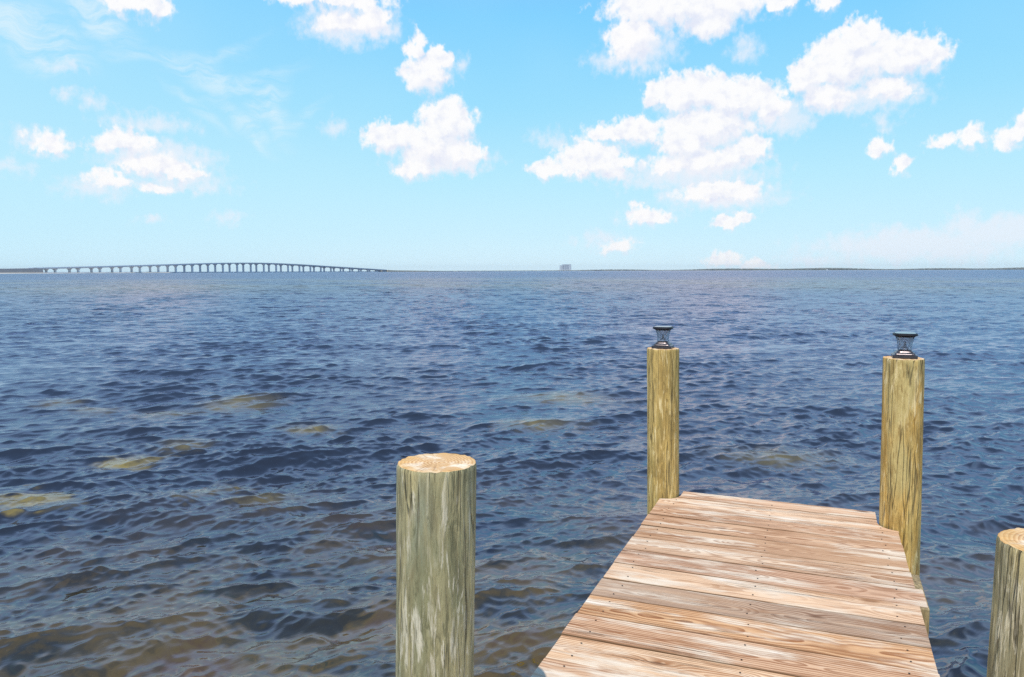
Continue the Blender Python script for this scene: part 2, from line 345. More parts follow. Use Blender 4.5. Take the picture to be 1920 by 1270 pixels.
# ------------------------------------------------------------------ wood materials
def deck_material():
    m, t = mat('weathered_deck_pine')
    uv = t.n('ShaderNodeUVMap', uv_map='board').outputs[0]
    u, v, _ = t.xyz(uv)
    seed = t.n('ShaderNodeAttribute', attribute_name='seed').outputs['Fac']
    tint = t.n('ShaderNodeAttribute', attribute_name='tint').outputs['Color']
    grey = t.n('ShaderNodeAttribute', attribute_name='grey').outputs['Fac']
    so_ = t.m('MULTIPLY', seed, 37.0)
    P = t.comb(u, v, so_)
    # knots
    vor = t.n('ShaderNodeTexVoronoi', {'Vector': t.v('MULTIPLY', P, (1.0, 2.6, 1.0)), 'Scale': 1.9, 'Randomness': 1.0}, feature='F1')
    kd = vor.outputs['Distance']
    kn = t.m('POWER', t.step(kd, 0.34, 0.0), 2.0)
    # growth rings cut lengthwise
    drift = t.noise(t.comb(t.m('MULTIPLY', u, 1.3), t.m('MULTIPLY', v, 1.5), so_), 1.0, 3, 0.5)
    wig = t.noise(t.comb(t.m('MULTIPLY', u, 3.5), t.m('MULTIPLY', v, 16), so_), 1.0, 3, 0.55)
    hh = t.m('MULTIPLY', t.m('SUBTRACT', drift, 0.42), 0.30)
    vv = t.m('ADD', t.m('SUBTRACT', v, 0.09), t.m('MULTIPLY', t.m('SUBTRACT', wig, 0.5), 0.022))
    rr = t.m('SQRT', t.m('ADD', t.m('MULTIPLY', vv, vv), t.m('MULTIPLY', hh, hh)))
    rr = t.m('ADD', rr, t.m('MULTIPLY', kn, 0.035))
    ph = t.m('MULTIPLY', rr, t.m('MULTIPLY_ADD', t.m('FRACT', t.m('MULTIPLY', seed, 7.31)), 34.0, 58.0))
    saw = t.m('FRACT', ph)
    ring = t.m('MULTIPLY', t.step(saw, 0.15, 0.85), t.step(saw, 1.0, 0.9))
    fib = t.noise(t.comb(t.m('MULTIPLY', u, 6), t.m('MULTIPLY', v, 130), so_), 1.0, 3, 0.65)
    strk = t.noise(t.comb(t.m('MULTIPLY', u, 1.1), t.m('MULTIPLY', v, 34), so_), 1.0, 4, 0.6)
    wear = t.noise(t.comb(t.m('MULTIPLY', u, 2.0), t.m('MULTIPLY', v, 11), t.m('ADD', so_, 5.0)), 1.0, 5, 0.62)
    light = t.mix(1.0, (0.66, 0.45, 0.285), tint, 'MULTIPLY')
    dark = t.mix(1.0, (0.31, 0.14, 0.06), tint, 'MULTIPLY')
    f = t.m('ADD', t.m('MULTIPLY', ring, t.step(t.noise(t.comb(t.m('MULTIPLY', u, 0.9), t.m('MULTIPLY', v, 5), so_), 1.0, 3, 0.5), 0.3, 0.6, 0.2, 0.9)), t.m('MULTIPLY', t.m('SUBTRACT', strk, 0.5), 1.7), clamp=True)
    c = t.mix(f, light, dark)
    c = t.mix(t.m('MULTIPLY', t.step(wear, 0.47, 0.62), t.m('SUBTRACT', 0.9, t.m('MULTIPLY', f, 0.45))), c, (0.76, 0.63, 0.48))
    c = t.mix(t.m('MULTIPLY', t.step(wear, 0.62, 0.74), 0.8), c, (0.86, 0.78, 0.68))
    gcol = t.mix(f, (0.42, 0.315, 0.235), (0.22, 0.145, 0.10))
    c = t.mix(t.m('MULTIPLY', grey, t.step(strk, 0.25, 0.6, 0.45, 1.0)), c, gcol)
    c = t.mix(t.m('MULTIPLY', t.m('SUBTRACT', fib, 0.5), 0.45, clamp=True), c, (0.16, 0.08, 0.04))
    core = t.step(kd, 0.105, 0.035)
    core = t.m('MULTIPLY', core, t.step(vor.outputs['Color'], 0.35, 0.45))
    c = t.mix(t.m('MULTIPLY', core, 0.85), c, (0.13, 0.055, 0.025))
    stain = t.noise(t.comb(t.m('MULTIPLY', u, 2.6), t.m('MULTIPLY', v, 14), t.m('ADD', so_, 2.0)), 1.0, 5, 0.66)
    c = t.mix(t.m('MULTIPLY', t.step(stain, 0.5, 0.66), 0.65), c, t.mix(1.0, (0.33, 0.165, 0.075), tint, 'MULTIPLY'))
    seam = t.n('ShaderNodeAttribute', attribute_name='width').outputs['Fac']
    sd_ = t.m('MINIMUM', v, t.m('SUBTRACT', seam, v))
    c = t.mix(t.m('MULTIPLY', t.step(t.m('ADD', sd_, t.m('MULTIPLY', t.m('SUBTRACT', wear, 0.5), 0.012)), 0.0075, 0.001), 0.85), c, (0.12, 0.06, 0.025))
    # weather cracks along the grain
    crk = t.noise(t.comb(t.m('MULTIPLY', u, 0.8), t.m('MULTIPLY', v, 55), t.m('ADD', so_, 9.0)), 1.0, 2, 0.5)
    cr = t.step(t.m('ABSOLUTE', t.m('SUBTRACT', crk, 0.5)), 0.012, 0.002)
    cr = t.m('MULTIPLY', cr, t.step(t.noise(t.comb(u, t.m('MULTIPLY', v, 9), so_), 1.0, 2, 0.5), 0.52, 0.6))
    c = t.mix(t.m('MULTIPLY', cr, 0.75), c, (0.12, 0.06, 0.03))
    h = t.m('ADD', t.m('ADD', t.m('MULTIPLY', ring, 0.0009), t.m('MULTIPLY', fib, 0.0012)), t.m('MULTIPLY', cr, -0.003))
    bp = t.n('ShaderNodeBump', {'Height': h, 'Strength': 0.8, 'Distance': 1.0})
    b = t.n('ShaderNodeBsdfPrincipled', {'Base Color': c, 'Roughness': 0.72, 'Specular IOR Level': 0.3, 'Normal': bp})
    t.n('ShaderNodeOutputMaterial', {'Surface': b})
    return m

def piling_material(name, a, b_, c_, flake, fl_amt, hue2, seed):
    m, t = mat(name)
    co = t.v('ADD', t.n('ShaderNodeTexCoord').outputs['Object'], (seed, seed * 1.7, seed * 0.6))
    st = lambda k, z: t.v('MULTIPLY', co, (k, k, z))
    n1 = t.noise(st(9, 1.5), 1.0, 4, 0.6, 0.4)
    n2 = t.noise(st(26, 3.4), 1.0, 5, 0.65, 0.6)
    n3 = t.noise(st(75, 8.0), 1.0, 4, 0.65, 0.5)
    base = t.ramp(n1, [(0.34, a), (0.5, b_), (0.66, c_)])
    base = t.mix(t.step(t.noise(st(5, 1.1), 1.0, 4, 0.6), 0.47, 0.62), base, hue2)
    base = t.mix(t.m('MULTIPLY', t.step(n2, 0.52, 0.38), 0.6), base, tuple(x * 0.38 for x in b_))
    fl = t.m('MULTIPLY', t.step(n2, 0.54, 0.60), t.step(t.noise(st(7, 1.6), 1.0, 3, 0.6), 0.5 - fl_amt, 0.62 - fl_amt))
    base = t.mix(t.m('MULTIPLY', fl, 0.6), base, flake)
    n4 = t.noise(st(58, 6.5), 1.0, 4, 0.62, 1.2)
    fl2 = t.m('MULTIPLY', t.step(n4, 0.56, 0.62), t.step(t.noise(st(6, 2.4), 1.0, 3, 0.6), 0.44, 0.56))
    base = t.mix(t.m('MULTIPLY', fl2, 0.6), base, flake)
    base = t.mix(t.m('MULTIPLY', t.step(n4, 0.46, 0.37), 0.65), base, tuple(x * 0.5 for x in a))
    crk = t.step(t.m('ABSOLUTE', t.m('SUBTRACT', t.noise(st(32, 1.3), 1.0, 2, 0.5), 0.5)), 0.028, 0.004)
    crk = t.m('MULTIPLY', crk, t.step(n1, 0.42, 0.55))
    base = t.mix(t.m('MULTIPLY', crk, 0.7), base, (0.045, 0.035, 0.02))
    base = t.mix(t.m('MULTIPLY', t.m('SUBTRACT', n3, 0.45), 1.7, clamp=True), base, tuple(x * 0.42 for x in c_))
    h = t.m('ADD', t.m('ADD', t.m('MULTIPLY', n4, 0.006), t.m('MULTIPLY', n2, 0.010)), t.m('ADD', t.m('MULTIPLY', n3, 0.004), t.m('MULTIPLY', crk, -0.006)))
    bp = t.n('ShaderNodeBump', {'Height': h, 'Strength': 0.9, 'Distance': 1.0})
    b = t.n('ShaderNodeBsdfPrincipled', {'Base Color': base, 'Roughness': 0.68, 'Specular IOR Level': 0.35, 'Normal': bp})
    t.n('ShaderNodeOutputMaterial', {'Surface': b})
    return m

def endgrain_material():
    m, t = mat('sawn_end_grain')
    co = t.n('ShaderNodeTexCoord').outputs['Object']
    wob = t.v('ADD', co, t.v('SCALE', t.v('SUBTRACT', t.noise(co, 9, 3, 0.5, col=True), (.5, .5, .5)), 0.02))
    r = t.v('LENGTH', t.v('MULTIPLY', t.v('SUBTRACT', wob, (0.012, -0.008, 0)), (1, 1, 0)))
    saw = t.m('FRACT', t.m('MULTIPLY', r, 95))
    ring = t.m('MULTIPLY', t.step(saw, 0.2, 0.85), t.step(saw, 1.0, 0.9))
    n = t.noise(co, 13, 4, 0.6)
    c = t.mix(t.m('MULTIPLY', ring, 0.75), (0.70, 0.46, 0.23), (0.44, 0.20, 0.07))
    c = t.mix(t.step(n, 0.46, 0.64), c, (0.80, 0.66, 0.49))
    c = t.mix(t.m('MULTIPLY', t.step(r, 0.075, 0.11), 0.55), c, (0.62, 0.36, 0.12))
    ex, ey, _z = t.xyz(wob)
    an = t.noise(t.comb(t.m('MULTIPLY', t.m('DIVIDE', ex, t.m('MAXIMUM', r, 0.01)), 2.6), t.m('MULTIPLY', t.m('DIVIDE', ey, t.m('MAXIMUM', r, 0.01)), 2.6), 1.7), 1.0, 2, 0.5)
    chk = t.m('MULTIPLY', t.step(t.m('ABSOLUTE', t.m('SUBTRACT', an, 0.5)), 0.02, 0.004), t.m('MULTIPLY', t.step(r, 0.012, 0.03), t.step(t.noise(co, 20, 2, 0.5), 0.42, 0.52)))
    c = t.mix(t.m('MULTIPLY', chk, 0.4), c, (0.25, 0.12, 0.05))
    saws = t.noise(t.v('MULTIPLY', co, (14, 190, 1)), 1.0, 2, 0.5)
    bp = t.n('ShaderNodeBump', {'Height': t.m('ADD', t.m('MULTIPLY', saws, 0.0012), t.m('MULTIPLY', ring, 0.0006)), 'Strength': 0.7, 'Distance': 1.0})
    b = t.n('ShaderNodeBsdfPrincipled', {'Base Color': c, 'Roughness': 0.8, 'Specular IOR Level': 0.25, 'Normal': bp})
    t.n('ShaderNodeOutputMaterial', {'Surface': b})
    return m

M_DECK = deck_material()
M_END = endgrain_material()
M_NEAR = piling_material('green_grey_piling', (0.215, 0.205, 0.105), (0.39, 0.335, 0.175), (0.52, 0.42, 0.20), (0.76, 0.68, 0.53), 0.055, (0.225, 0.240, 0.165), 4.6)
M_NEAR2 = piling_material('tan_grey_piling', (0.27, 0.21, 0.095), (0.45, 0.345, 0.155), (0.56, 0.43, 0.20), (0.78, 0.65, 0.43), 0.05, (0.33, 0.275, 0.15), 8.4)
M_FARL = piling_material('olive_gold_piling', (0.37, 0.235, 0.065), (0.56, 0.375, 0.115), (0.68, 0.48, 0.17), (0.90, 0.72, 0.38), 0.06, (0.47, 0.335, 0.105), 12.7)
M_FARR = piling_material('honey_gold_piling', (0.40, 0.225, 0.05), (0.62, 0.375, 0.095), (0.74, 0.49, 0.16), (0.92, 0.73, 0.40), 0.06, (0.54, 0.41, 0.16), 21.3)
M_TIMBER = piling_material('treated_timber', (0.30, 0.22, 0.11), (0.42, 0.30, 0.15), (0.50, 0.36, 0.18), (0.60, 0.46, 0.26), 0.0, (0.38, 0.28, 0.13), 30.0)
M_SCREW = simple('rusted_screw', (0.06, 0.035, 0.025), 0.6, 0.6)

# ------------------------------------------------------------------ dock
TH = R(22.4); DV = Vector((math.sin(TH), math.cos(TH), 0)); RV = Vector((math.cos(TH), -math.sin(TH), 0))
ZD = 0.90
def dk(a, l, z=0.0):
    return DV * a + RV * l + Vector((0, 0, z))

# pilings: base centre at deck level, top centre, radius
PIL = {
    'fl': dict(deck=(1.0175, 5.0), top=(1.0015, 5.0, 1.885), r=0.1045),
    'fr': dict(deck=(2.287, 4.356), top=(2.266, 4.356, 1.8916), r=0.1085),
    'nl': dict(deck=(-0.238, 2.165), top=(-0.2195, 2.165, 1.845), r=0.1150),
    'nr': dict(deck=(1.268, 1.745), top=(1.281, 1.747, 1.751), r=0.1110),
}

def build_dock():
    root = thing('dock', 'sunlit wooden dock of crosswise pine boards running out from the lower edge of the view', 'dock', (0, 0, ZD), -TH)
    # local axes: y = along the dock, x = lateral (to the right), z up from the deck top
    def loc(xy):
        p = Vector((xy[0], xy[1], 0)); return p.dot(DV), p.dot(RV)
    flA, flL = loc(PIL['fl']['deck']); frA, frL = loc(PIL['fr']['deck'])
    def left(a, e):
        rr = PIL['fl']['r'] + 0.014
        x = -0.962 + e
        if a > flA: return max(x, flL + rr)
        d = rr * rr - (a - flA) ** 2
        return max(x, flL + math.sqrt(d)) if d > 0 else x
    def right(a, e):
        rr = PIL['fr']['r'] + 0.012
        x = 0.438 + e
        if a > frA: return min(x, frL - rr)
        d = rr * rr - (a - frA) ** 2
        return min(x, frL - math.sqrt(d)) if d > 0 else x
    edges = [5.112, 4.958]
    while edges[-1] > -1.6: edges.append(edges[-1] - 0.2068)
    tints = {0: ((1.06, 1.0, .98), 0.0), 1: ((1.18, 1.17, 1.18), 0.0), 2: ((.98, .9, .86), 0.0), 3: ((.93, .84, .78), 0.0), 4: ((.88, .78, .70), 0.05), 5: ((1.06, 1.03, 1.02), .1), 6: ((.92, .80, .76), .14),
             7: ((1.17, 1.14, 1.12), 0.05), 8: ((.84, .76, .70), .5), 9: ((1.0, .84, .66), 0.0), 10: ((.98, .88, .82), 0.0), 11: ((1.16, 1.12, 1.06), 0.0), 12: ((.96, .87, .82), .05)}
    verts, faces, uvs, seeds, tnt, gry, midx, wds = [], [], [], [], [], [], [], []
    GAP, T = 0.0022, 0.036
    def board(i, a0, a1):
        # a0 near edge, a1 far edge
        sk = 0.014 * max(-0.5, min(1.0, (4.2 - a0) / 1.2))
        e1, e2 = random.uniform(-.0035, .0035), random.uniform(-.0035, .0035)
        dz = random.uniform(-.0022, .0022)
        if abs(a1 - 3.925) < 0.06: e2 = 0.034
        n = 9 if a1 > 4.7 else 2
        seed = (i * 0.6180339 + 0.137) % 1.0
        tc, g = tints.get(i, ((random.uniform(.85, 1.15),) * 3, random.choice((0, 0, .3))))
        cup = [0.0, 0.0016, 0.0016, 0.0]
        # rows across the board: edge, near edge rounding, ..., edge
        rows = []
        b = 0.003
        avals = [a0 + GAP] + [a0 + GAP + b] + list(np.linspace(a0 + GAP + b, a1 - GAP - b, n + 1)[1:-1]) + [a1 - GAP - b, a1 - GAP]
        NX = 16
        top = []
        for k, a in enumerate(avals):
            L, Rr = left(a, e1), right(a, e2)
            zt = dz - (0.0016 if k in (0, len(avals) - 1) else 0.0)
            row = []
            for j in range(NX + 1):
                x = L + (Rr - L) * j / NX
                yy = a + sk * (x / 0.7)
                row.append((x, yy, zt + 0.0012 * math.sin(x * 2.3 + i * 1.7)))
            top.append(row)
        base = len(verts); nr = len(top)
        for k, row in enumerate(top):
            for j, p in enumerate(row): verts.append(p)
        for k, row in enumerate(top):
            for j, p in enumerate(row): verts.append((p[0], p[1], -T))
        uvof = [(p[0] + i * 0.37, avals[k] - a0) for k, row in enumerate(top) for p in row] * 2
        def addf(q):
            faces.append(q); uvs.extend(uvof[v - base] for v in q); seeds.append(seed); tnt.append(tc); gry.append(g); midx.append(0); wds.append(a1 - a0)
        W = NX + 1; off = base + nr * W
        for k in range(nr - 1):
            for j in range(NX):
                addf((base + k*W + j, base + k*W + j+1, base + (k+1)*W + j+1, base + (k+1)*W + j))
                addf((off + (k+1)*W + j, off + (k+1)*W + j+1, off + k*W + j+1, off + k*W + j))
        for j in range(NX):
            addf((off + j, off + j+1, base + j+1, base + j))
            k = nr - 1
            addf((base + k*W + j, base + k*W + j+1, off + k*W + j+1, off + k*W + j))
        for k in range(nr - 1):
            addf((base + k*W, base + (k+1)*W, off + (k+1)*W, off + k*W))
            addf((base + (k+1)*W + NX, base + k*W + NX, off + k*W + NX, off + (k+1)*W + NX))
        # screw heads over the three stringers
        wid = a1 - a0
        for lx in (-0.86, -0.26, 0.345):
            for fy in (0.24, 0.76):
                if wid < 0.17 and fy > .5: continue
                a = a0 + wid * fy + random.uniform(-.012, .012); x = lx + random.uniform(-.014, .014)
                if not (left(a, 0) + .03 < x < right(a, 0) - .03): continue
                yy = a + sk * (x / 0.7); z = dz + 0.0022
                vb = len(verts)
                for q in range(8):
                    an = q * math.pi / 4; verts.append((x + .0042 * math.cos(an), yy + .0042 * math.sin(an), z))
                faces.append(tuple(vb + q for q in range(8))); uvs.extend([(0, 0)] * 8); seeds.append(seed); tnt.append(tc); gry.append(g); midx.append(1); wds.append(1.0)
    for i in range(len(edges) - 1): board(i, edges[i + 1], edges[i])
    o = mesh_obj('deck_boards', verts, faces, [M_DECK, M_SCREW], root, mat_idx=midx)
    me = o.data
    uvl = me.uv_layers.new(name='board'); uvl.data.foreach_set('uv', np.array(uvs, dtype=np.float32).ravel())
    at = me.attributes.new('seed', 'FLOAT', 'FACE'); at.data.foreach_set('value', seeds)
    at = me.attributes.new('grey', 'FLOAT', 'FACE'); at.data.foreach_set('value', gry)
    at = me.attributes.new('width', 'FLOAT', 'FACE'); at.data.foreach_set('value', wds)
    at = me.attributes.new('tint', 'FLOAT_COLOR', 'FACE'); at.data.foreach_set('color', np.array([(*c, 1) for c in tnt], dtype=np.float32).ravel())
    # frame below
    for lx in (-0.90, -0.26, 0.375):
        bm = bmesh.new(); box(bm, lx - .02, lx + .02, -1.6, 4.80 if abs(lx) > .3 else 5.06, -T - .185, -T - .001, .003)
        bm_obj('stringer', bm, M_TIMBER, root)
    for a in (4.77, 1.72, -1.2):
        bm = bmesh.new(); box(bm, -1.02, 0.50, a - .022, a + .022, -T - .40, -T - .187, .003)
        bm_obj('cross_beam', bm, M_TIMBER, root)
    bm = bmesh.new(); box(bm, -0.86, 0.31, 5.062, 5.098, -T - .19, -T - .001, .003)
    bm_obj('end_fascia', bm, M_TIMBER, root)
    bm = bmesh.new(); box(bm, 0.4405, 0.478, 3.705, 4.125, -0.16, -0.006, .003)
    bm_obj('side_block', bm, M_TIMBER, root)
    return root
build_dock()

def build_piling(key, material, label, cat='piling'):
    d = PIL[key]; bx, by = d['deck']; tx, ty, tz = d['top']; r = d['r']
    zb = -1.3
    root = thing('piling', label, cat, (tx, ty, zb), 0, 'round timber pilings along the dock')
    slope = Vector((bx - tx, by - ty, 0)) / (ZD - tz)       # lean per metre of height
    def axis(z): return Vector((0, 0, 0)) + slope * (z - tz)
    sd_ = {'fl': 2.0, 'fr': 5.0, 'nl': 9.0, 'nr': 14.0}[key]
    NS, NZ = 112, 230
    zs = np.concatenate([np.linspace(zb, ZD - .5, 30)[:-1], np.linspace(ZD - .5, tz, NZ)])
    verts = []
    for z in zs:
        c = axis(z)
        rad = r * (1 + 0.010 * (tz - z))
        edge = max(0.0, 1 - (tz - z) / 0.012)
        for i in range(NS):
            a = 2 * math.pi * i / NS
            ca, sa = math.cos(a), math.sin(a)
            p = Vector((ca * 3.1 + sd_, sa * 3.1, z * 1.1))
            n = mnoise.fractal(p, 0.9, 2.1, 3) * 0.0022
            n += mnoise.noise(Vector((ca * 8 + sd_, sa * 8, z * 1.6))) * 0.0022
            n += mnoise.noise(Vector((ca * 19 + sd_, sa * 19, z * 2.6))) * 0.0009
            rr = rad + n - edge ** 2 * 0.0025
            verts.append((c.x + ca * rr, c.y + sa * rr, z - zb + (mnoise.noise(Vector((ca * 6, sa * 6, sd_))) * 0.003 if z > tz - .03 else 0)))
    faces = []
    for k in range(len(zs) - 1):
        for i in range(NS):
            j = (i + 1) % NS
            faces.append((k * NS + i, k * NS + j, (k + 1) * NS + j, (k + 1) * NS + i))
    faces.append(tuple(reversed(range(NS))))
    mesh_obj('shaft', verts, faces, material, root, smooth=True)
    # sawn top: a thin slice of end grain with its own slightly ragged rim
    kt = len(zs) - 1
    rim = [Vector(verts[kt * NS + i]) for i in range(NS)]
    cz = tz - zb
    V = []; F = []
    fr = [0.0, 0.25, 0.5, 0.75, 0.92, 1.0]
    V.append((0, 0, cz + 0.002))
    for f in fr[1:]:
        for i, p in enumerate(rim):
            V.append((p.x * f, p.y * f, cz + (p.z - cz) * f + 0.0015 + 0.0012 * mnoise.noise(Vector((p.x * f * 30, p.y * f * 30, sd_))) - (0.0018 if f == 1 else 0)))
    for i in range(NS):       # skirt
        p = rim[i]; V.append((p.x * 1.004, p.y * 1.004, p.z - 0.004 - 0.004 * (mnoise.noise(Vector((p.x * 60, p.y * 60, sd_ + 3))) + .5)))
    nf = len(fr)
    for i in range(NS):
        j = (i + 1) % NS
        F.append((0, 1 + i, 1 + j))
        for k in range(nf - 1):
            a, b = 1 + k * NS, 1 + (k + 1) * NS
            F.append((a + i, b + i, b + j, a + j))
    mesh_obj('sawn_top', V, F, M_END, root)
    return root

P_FL = build_piling('fl', M_FARL, 'slimmer olive gold piling with a lamp on top, at the far left dock corner')
P_FR = build_piling('fr', M_FARR, 'thicker honey gold piling with a lamp on top, at the far right dock corner')
P_NL = build_piling('nl', M_NEAR, 'greenish grey bare topped piling with peeling pale streaks standing alone left of the dock')
P_NR = build_piling('nr', M_NEAR2, 'bare topped piling cut off by the right edge of the view beside the near dock')

# ------------------------------------------------------------------ post lamps
M_BLACK = simple('black_plastic', (0.010, 0.009, 0.012), 0.45, 0, 0.2, 20, 0.3)
M_BRONZE = simple('dark_bronze_metal', (0.10, 0.085, 0.088), 0.3, 0.75, 0.25, 30)
M_PANEL = simple('solar_cell_glass', (0.02, 0.03, 0.06), 0.08, 0, 0.2, 60)
M_CHROME = simple('bright_reflector', (0.75, 0.76, 0.8), 0.15, 1.0, 0.1, 30)
def lens_material():
    m, t = mat('fluted_clear_plastic')
    tr = t.n('ShaderNodeBsdfTransparent', {'Color': (0.97, 0.98, 1.0, 1)})
    gl = t.n('ShaderNodeBsdfGlossy', {'Color': (0.95, 0.97, 1, 1), 'Roughness': 0.12})
    tl = t.n('ShaderNodeBsdfTranslucent', {'Color': (0.72, 0.75, 0.82, 1)})
    a = t.n('ShaderNodeMixShader', {0: 0.32, 1: tr, 2: tl})
    fr = t.n('ShaderNodeFresnel', {'IOR': 1.45})
    b = t.n('ShaderNodeMixShader', {0: t.m('MULTIPLY', fr, 0.9), 1: a, 2: gl})
    t.n('ShaderNodeOutputMaterial', {'Surface': b})
    return m
M_LENS = lens_material()

def squircle(w, z, n=40, p=5.0):
    pts = []
    for i in range(n):
        a = 2 * math.pi * (i + .5) / n; c, s = math.cos(a), math.sin(a)
        k = (abs(c) ** p + abs(s) ** p) ** (-1 / p)
        pts.append((w * c * k, w * s * k, z))
    return pts
def circ(r, z, n=48, flute=0.0, k=12):
    return [(r * (1 + flute * math.cos(k * 2 * math.pi * i / n)) * math.cos(2 * math.pi * i / n), r * (1 + flute * math.cos(k * 2 * math.pi * i / n)) * math.sin(2 * math.pi * i / n), z) for i in range(n)]

def build_lamp():
    root = thing('post_lamp', '', 'lamp', (0, 0, 0), -TH, 'solar lamps on the far pilings')
    bm = bmesh.new()
    loft(bm, [squircle(.066, 0, p=14), squircle(.067, .002, p=14), squircle(.067, .018, p=14), squircle(.062, .021, p=12), squircle(.056, .024, p=9), squircle(.054, .027, p=9),
              squircle(.053, .032, p=8), squircle(.046, .036, p=6), squircle(.043, .041, p=5), squircle(.037, .047, p=3), squircle(.034, .050, p=2.4)])
    bm_obj('lamp_base', bm, M_BRONZE, root)
    n = 192
    prof = [(.0385, .050), (.0382, .058), (.0388, .070), (.0402, .085), (.0425, .100), (.0455, .113), (.0490, .124), (.0515, .129)]
    bm = bmesh.new()
    outer = [circ(r, z, n, 0.022, 24) for r, z in prof]; inner = [circ(r - .003, z, n, 0.0, 24) for r, z in reversed(prof)]
    loft(bm, outer + inner, False, False, smooth=True)
    bm_obj('lens', bm, M_LENS, root)
    bm = bmesh.new()
    loft(bm, [circ(.030, .0502), circ(.032, .056), circ(.022, .064), circ(.013, .070), circ(.009, .082), circ(.003, .086)], smooth=True)
    rf = bm_obj('reflector', bm, M_CHROME, root)
    bm = bmesh.new()
    loft(bm, [circ(.006, .0862, 16), circ(.0075, .091, 16), circ(.006, .096, 16), circ(.002, .0985, 16)], smooth=True)
    bm_obj('bulb', bm, M_BLACK, rf)
    bm = bmesh.new()
    loft(bm, [squircle(.050, .1292, p=2.6), squircle(.056, .133, p=2.8), squircle(.0665, .138, p=3.2), squircle(.0675, .141, p=3.2), squircle(.0655, .1485, p=3.2), squircle(.062, .1505, p=3.2)])
    cap = bm_obj('lamp_cap', bm, M_BLACK, root)
    bm = bmesh.new()
    loft(bm, [squircle(.0555, .1507, p=4), squircle(.0555, .1522, p=4)])
    bm_obj('solar_panel', bm, M_PANEL, cap)
    return root
def copy_tree(o, parent=None):
    c = o.copy(); col.objects.link(c); c.parent = parent
    for ch in list(o.children): copy_tree(ch, c)
    return c
lampL = build_lamp()
lampL.scale = (0.97, 0.97, 0.94)
lampR = copy_tree(lampL)
lampL.location = (1.0005, 4.998, 1.8875); lampL['label'] = 'small black capped solar lamp with clear lens on the slimmer olive gold piling'
lampR.location = (2.268, 4.352, 1.8945); lampR['label'] = 'small black capped solar lamp with clear lens on the thicker honey gold piling at right'

# ------------------------------------------------------------------ twin bridge
M_CONC = simple('bridge_concrete', (0.56, 0.59, 0.66), 0.85, 0, 0.12, 0.08)  # distance haze put into the colour as a blue-grey tint
M_CONC2 = simple('darker_concrete', (0.50, 0.53, 0.60), 0.85, 0, 0.15, 0.1)  # same haze tint, darker tone for girders, footings and farther piers
M_WALL = simple('retaining_wall_grey', (0.27, 0.265, 0.28), 0.9, 0, 0.1, 0.05)
BD = Vector((math.sin(R(22.5)), math.cos(R(22.5)), 0)); BR = Vector((math.cos(R(22.5)), -math.sin(R(22.5)), 0))
B0 = Vector((-829.0, 1354.0, 0)); STEP = 45.0
PT = [(-14, 6.2), (-6, 7.2), (-1.5, 9.0), (-0.6, 9.7), (0, 10.4), (2.85, 13.7), (5.5, 17.3), (8.8, 21.9), (10.3, 23.0), (11.6, 23.35), (12.7, 23.0), (15.5, 20.0), (17.5, 16.6), (20.3, 12.6), (23.4, 8.0), (24.8, 5.6), (30, 4.2)]
_tt = np.linspace(-14, 30, 441); _zz = np.interp(_tt, [p[0] for p in PT], [p[1] for p in PT])
_ker = np.ones(21) / 21; _zz = np.convolve(np.pad(_zz, 10, 'edge'), _ker, 'valid')
def road_z(t): return float(np.interp(t, _tt, _zz))
def bpt(t, w, z): return B0 + BD * (STEP * t) + BR * w + Vector((0, 0, z))

def beam(name, w0, w1, zt0, zt1, mat_, parent, t0=-0.62, t1=24.2, n=110):
    bm = bmesh.new(); rings = []
    for i in range(n):
        t = t0 + (t1 - t0) * i / (n - 1); z = road_z(t)
        rings.append([bpt(t, w0, z + zt0), bpt(t, w1, z + zt0), bpt(t, w1, z + zt1), bpt(t, w0, z + zt1)])
    loft(bm, rings)
    return bm_obj(name, bm, mat_, parent)

def build_bridge(wc, label):
    root = thing('road_bridge', label, 'bridge', (0, 0, 0), 0, 'twin road bridges across the lagoon')
    beam('deck', wc - 6.2, wc + 6.2, -1.35, -0.9, M_CONC, root)
    beam('girder', wc - 4.6, wc + 4.6, -2.6, -1.353, M_CONC2, root)
    for w in (wc - 6.1, wc + 6.1):
        beam('parapet', w - .2, w + .2, -0.897, 0.0, M_CONC, root)
    for k in range(0, 25):
        t = float(k); z = road_z(t) - 2.603
        if z < 1.2: continue
        c = bpt(t, wc, 0)
        def ring(hw, hd, zz): return [c + BR * (sx * hw) + BD * (sy * hd) + Vector((0, 0, zz)) for sx, sy in ((-1, -1), (1, -1), (1, 1), (-1, 1))]
        bm = bmesh.new()
        ch = min(3.2, z * .35)
        loft(bm, [ring(1.9, 1.35, 0.2), ring(1.9, 1.35, z - ch), ring(2.4, 1.4, z - ch * .8), ring(5.4, 1.5, z - 1.0 if ch > 1.5 else z - ch * .4), ring(5.6, 1.5, z)])
        p = bm_obj('pier', bm, M_CONC if wc > 10 else M_CONC2, root)
        if k >= 5:
            bm = bmesh.new(); box(bm, 0, 1, 0, 1, 0, 1)
            for v in bm.verts:
                v.co = c + BR * ((v.co.x - .5) * 12) + BD * ((v.co.y - .5) * 9) + Vector((0, 0, -1 + v.co.z * 2.7))
            bm_obj('footing', bm, M_CONC2, p)
    return root
build_bridge(0.0, 'farther of the two long grey road bridges, mostly hidden behind its twin')
build_bridge(22.6, 'nearer of the two long grey road bridges on hammerhead piers at left')

